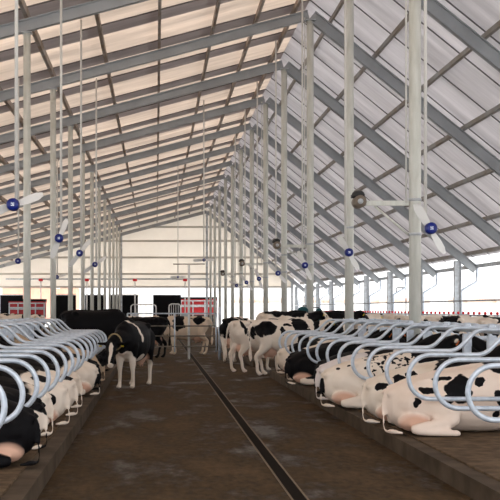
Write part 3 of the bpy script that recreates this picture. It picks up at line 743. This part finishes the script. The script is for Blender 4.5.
wagon(9, 44, 96, px(0,299,96).z, .9, 'red slatted wagon with pale frame at the far left', 4)
def building(xa, xb, y, h, m, label, roof):
    A = (xa-156)*y/F; B = (xb-156)*y/F
    t = empty('farm_building', (A,y,0), label, 'building'); w = B-A
    b = bmesh.new(); box(b, 0, w, 0, 8, -.2, h); link('wall', b, m, t)
    b = bmesh.new(); prism(b, [(-.4,h),(8.4,h),(4,h+roof)], 'x', -.4, w+.4); link('roof', b, M['snowwhite'], t)
    n = max(1, int(w/4))
    for i in range(n):
        b = bmesh.new(); box(b, (i+.5)*w/n-.5, (i+.5)*w/n+.5, -.03, .02, h*.4, h*.75); link('window', b, M['white'], t)
building(2, 52, 150, 4.6, M['brick'], 'low orange brick building outside on the far left', .8)
building(56, 76, 165, 4.9, M['brick'], 'small orange building outside behind the left posts', .8)
building(118, 152, 170, 4.0, M['cream'], 'pale building outside between the black panels', .6)
b = bmesh.new(); prism(b, [(178,-.2),(182,2.7),(300,2.8),(300,-.2)], 'x', 6, 160); struct(link('embankment', b, M['outside']))
for j, (xa, xb, y) in enumerate(((232,300,186),(300,372,186),(372,450,187),(450,560,186))):
    A = (xa-156)*y/F; B = (xb-156)*y/F; r = random.Random(j); b = bmesh.new()
    A += 1.2; B -= 2.4; n = int((B-A)/1.6)
    for i in range(n): ball(b, (A+i*(B-A)/n, y+2+r.uniform(-1,1), 3.0), (r.uniform(1.0,1.5), .9, r.uniform(.5,1.0)), 10)
    tag(link('hedge', b, M['hedge'], None, True), f'low reddish hedge outside beyond the open right side, {ORD[j]} from left', 'hedge', 'hedges outside')

# dark lamp frame outside at right
b = bmesh.new(); A = px(395,308,80); 
tube(b, fillet([(0,0,0),(0,0,px(0,286,80).z),(-.72,0,px(0,286,80).z),(-.72,0,px(0,293,80).z)], .12, 5), .045, 8)
tag(link('bent_pipe', b, M['dark'], None, True, loc=((406-156)*80/F,80,-.12)), 'dark bent pipe frame standing outside the open right side', 'pipe')

# ------------------------------------------------------------------ ceiling fans (two white blades, blue hub) on drop rods
def make_fan(x, y, z, spin, label, group, lean=0, rod_dx=.0, s=1.0, yaw=0):
    t = empty('drop_fan', (x,y,z), label, 'fan', group)
    top = zc(x+rod_dx)+.30
    b = bmesh.new(); tube(b, [(rod_dx,.1,.07),(rod_dx,.1,top-z)], .026, 8); link('drop_rod', b, M['fanpipe'], t, True)
    b = bmesh.new(); tube(b, [(rod_dx,.1,.09),(rod_dx*.4,.09,.05),(0,.06,.0)], .02, 8); link('hanger', b, M['dark'], t, True)
    b = bmesh.new(); 
    for (r0, r1, ya, yb) in ((.075*s,.09*s,-.055,-.035),(.09*s,.09*s,-.035,.06)):
        tube(b, [(0,ya,0),(0,yb,0)], [r0,r1], 24)
    h = link('hub', b, M['blue'], t, True)
    b = bmesh.new()
    for (dx, dz, w, hh) in ((-.016,.014,.006,.010),(.014,.016,.010,.006),(-.014,-.016,.010,.006),(.016,-.012,.006,.012),(0,0,.005,.02)): box(b, dx-w, dx+w, -.0585, -.0545, dz-hh, dz+hh)
    link('emblem', b, M['galv'], h)
    for k in (0,1):
        a = spin + PI*k
        ca, sa = math.cos(a), math.sin(a); b = bmesh.new()
        st = [(.05,.035),(.12,.050),(.24,.062),(.36,.058),(.44,.03)]
        vs = []
        for (d, w) in st:
            for (e, yy) in ((-w,.055-.03),(w,.055+.03),(w,.067+.03),(-w,.067-.03)):
                vs.append(b.verts.new((d*ca-e*sa, yy, d*sa+e*ca)))
        for i in range(len(st)-1):
            o = i*4
            for q in range(4): b.faces.new((vs[o+q], vs[o+(q+1)%4], vs[o+4+(q+1)%4], vs[o+4+q]))
        b.faces.new(vs[:4][::-1]); b.faces.new(vs[-4:])
        link('blade', b, M['white'], t)
    return t
k = 0
for (px_, j) in ((431,0),(349,1),(305,2),(278,3),(259,4),(246.5,5),(236.5,6)):
    z = 4.16*F/(px_-156)
    make_fan(4.16, z, 2.90, [2.10,2.1,2.0,2.3,1.9,2.2,2.6][j], f'blue hub fan with white blades, {ORD[j]} from camera in the right row', 'hanging fans of the right row', rod_dx=-.06)
for (px_, j) in ((13,0),(59,1),(79.5,2),(95,3)):
    z = -2.0*F/(px_-156)
    make_fan(-2.0, z, 3.14, [.35,1.2,.9,.6][j]+PI*0, f'blue hub fan with white blades, {ORD[j]} from camera in the left row', 'hanging fans of the left row', rod_dx=.035)
for (x_, y_, z, d) in ((18,261,33,'before the left posts'),(57,277,50,'farther back, left of the posts')):
    p = px(x_,y_,z); make_fan(p.x, p.y, p.z, .3, f'small distant blue hub fan of the far left row, {d}', 'hanging fans of the far left row')
for (x_, y_, z, d) in ((178,277,62,'above the gate, lower'),(204,260,45,'right of the white pole arm')):
    p = px(x_,y_,z); make_fan(p.x, p.y, p.z, .05, s=.75, label=f'blue hub fan with level white blades over alley, {d}', group='hanging fans over the alley')

# ------------------------------------------------------------------ bracket motors on the right posts
for j, kk in enumerate((3,5,7,9)):
    y = ky(kk); z = 3.62
    t = empty('bracket_motor', (XR,y,z), f'round brown motor on a pale bracket arm, {ORD[j]} from the camera on the right posts', 'motor', 'motors on the right posts')
    b = bmesh.new(); box(b, -.92, -.12, -.03, .03, -.045, .045); link('arm', b, M['post'], t)
    b = bmesh.new(); tube(b, [(-.74,0,-.05),(-.12,0,-.58)], .022, 8); link('brace', b, M['post'], t, True)
    b = bmesh.new(); tube(b, [(-1.03,-.16,.02),(-1.03,.12,.02)], .115, 20); mo = link('motor_housing', b, M['motor'], t, True)
    b = bmesh.new(); tube(b, [(-1.03,-.18,.02),(-1.03,-.155,.02)], .05, 14); link('end_cap', b, M['galv_dull'], mo, True)
    b = bmesh.new(); ball(b, (-1.04,.0,.16), (.12,.12,.075), 12); box(b, -1.16,-.94,-.10,.10,.10,.16); link('junction_box', b, M['dark'], mo, True)
    b = bmesh.new(); box(b, -1.0,-.9,-.05,.05,-.05,.05); link('clamp', b, M['galv_dull'], t)
    b = bmesh.new(); tube(b, [(-.17,-.03,.0),(-.17,-.03,zr(XR)-z-.1)], .018, 8); link('conduit', b, M['fanpipe'], t, True)

# ------------------------------------------------------------------ teal cow brushes either side of the third right post
for (x_, y_, w, h, d) in ((303,311.5,.17,.24,'left'),(319,313,.10,.28,'right')):
    zz = ky(5)-.0; p = px(x_,y_,zz)
    t = empty('cow_brush', (p.x,p.y,p.z), f'dark teal bristle brush on the {d} side of a round post', 'brush')
    b = bmesh.new(); tube(b, [(0,0,-.4),(0,0,-.2),(0,0,.05),(0,0,.12),(0,0,.15)], [w*.7,w,w,w*.75,w*.3], 20); link('bristles', b, M['teal'], t, True)
    b = bmesh.new(); tube(b, [(0,0,.1),(0,0,.17),(XR-p.x,0,.17)], .02, 8); link('bracket', b, M['dark'], t, True)

# ------------------------------------------------------------------ light
w = bpy.data.worlds.new('overcast'); S.world = w; w.use_nodes = True
bg = w.node_tree.nodes['Background']; bg.inputs[0].default_value = (.97,.98,1,1); bg.inputs[1].default_value = 1.0
sun = bpy.data.lights.new('sun','SUN'); so = bpy.data.objects.new('sun', sun); C.objects.link(so)
sun.energy = 2.0; sun.angle = R(3); sun.color = (1,.95,.89)
so.rotation_euler = (R(-18), R(-28), 0)
S.cycles.max_bounces = 8; S.cycles.diffuse_bounces = 6; S.cycles.transmission_bounces = 6
S.cycles.sample_clamp_indirect = 6
vs = S.view_settings; vs.view_transform = 'Standard'; vs.look = 'None'; vs.gamma = 1; vs.exposure = 1.3; vs.use_curve_mapping = False
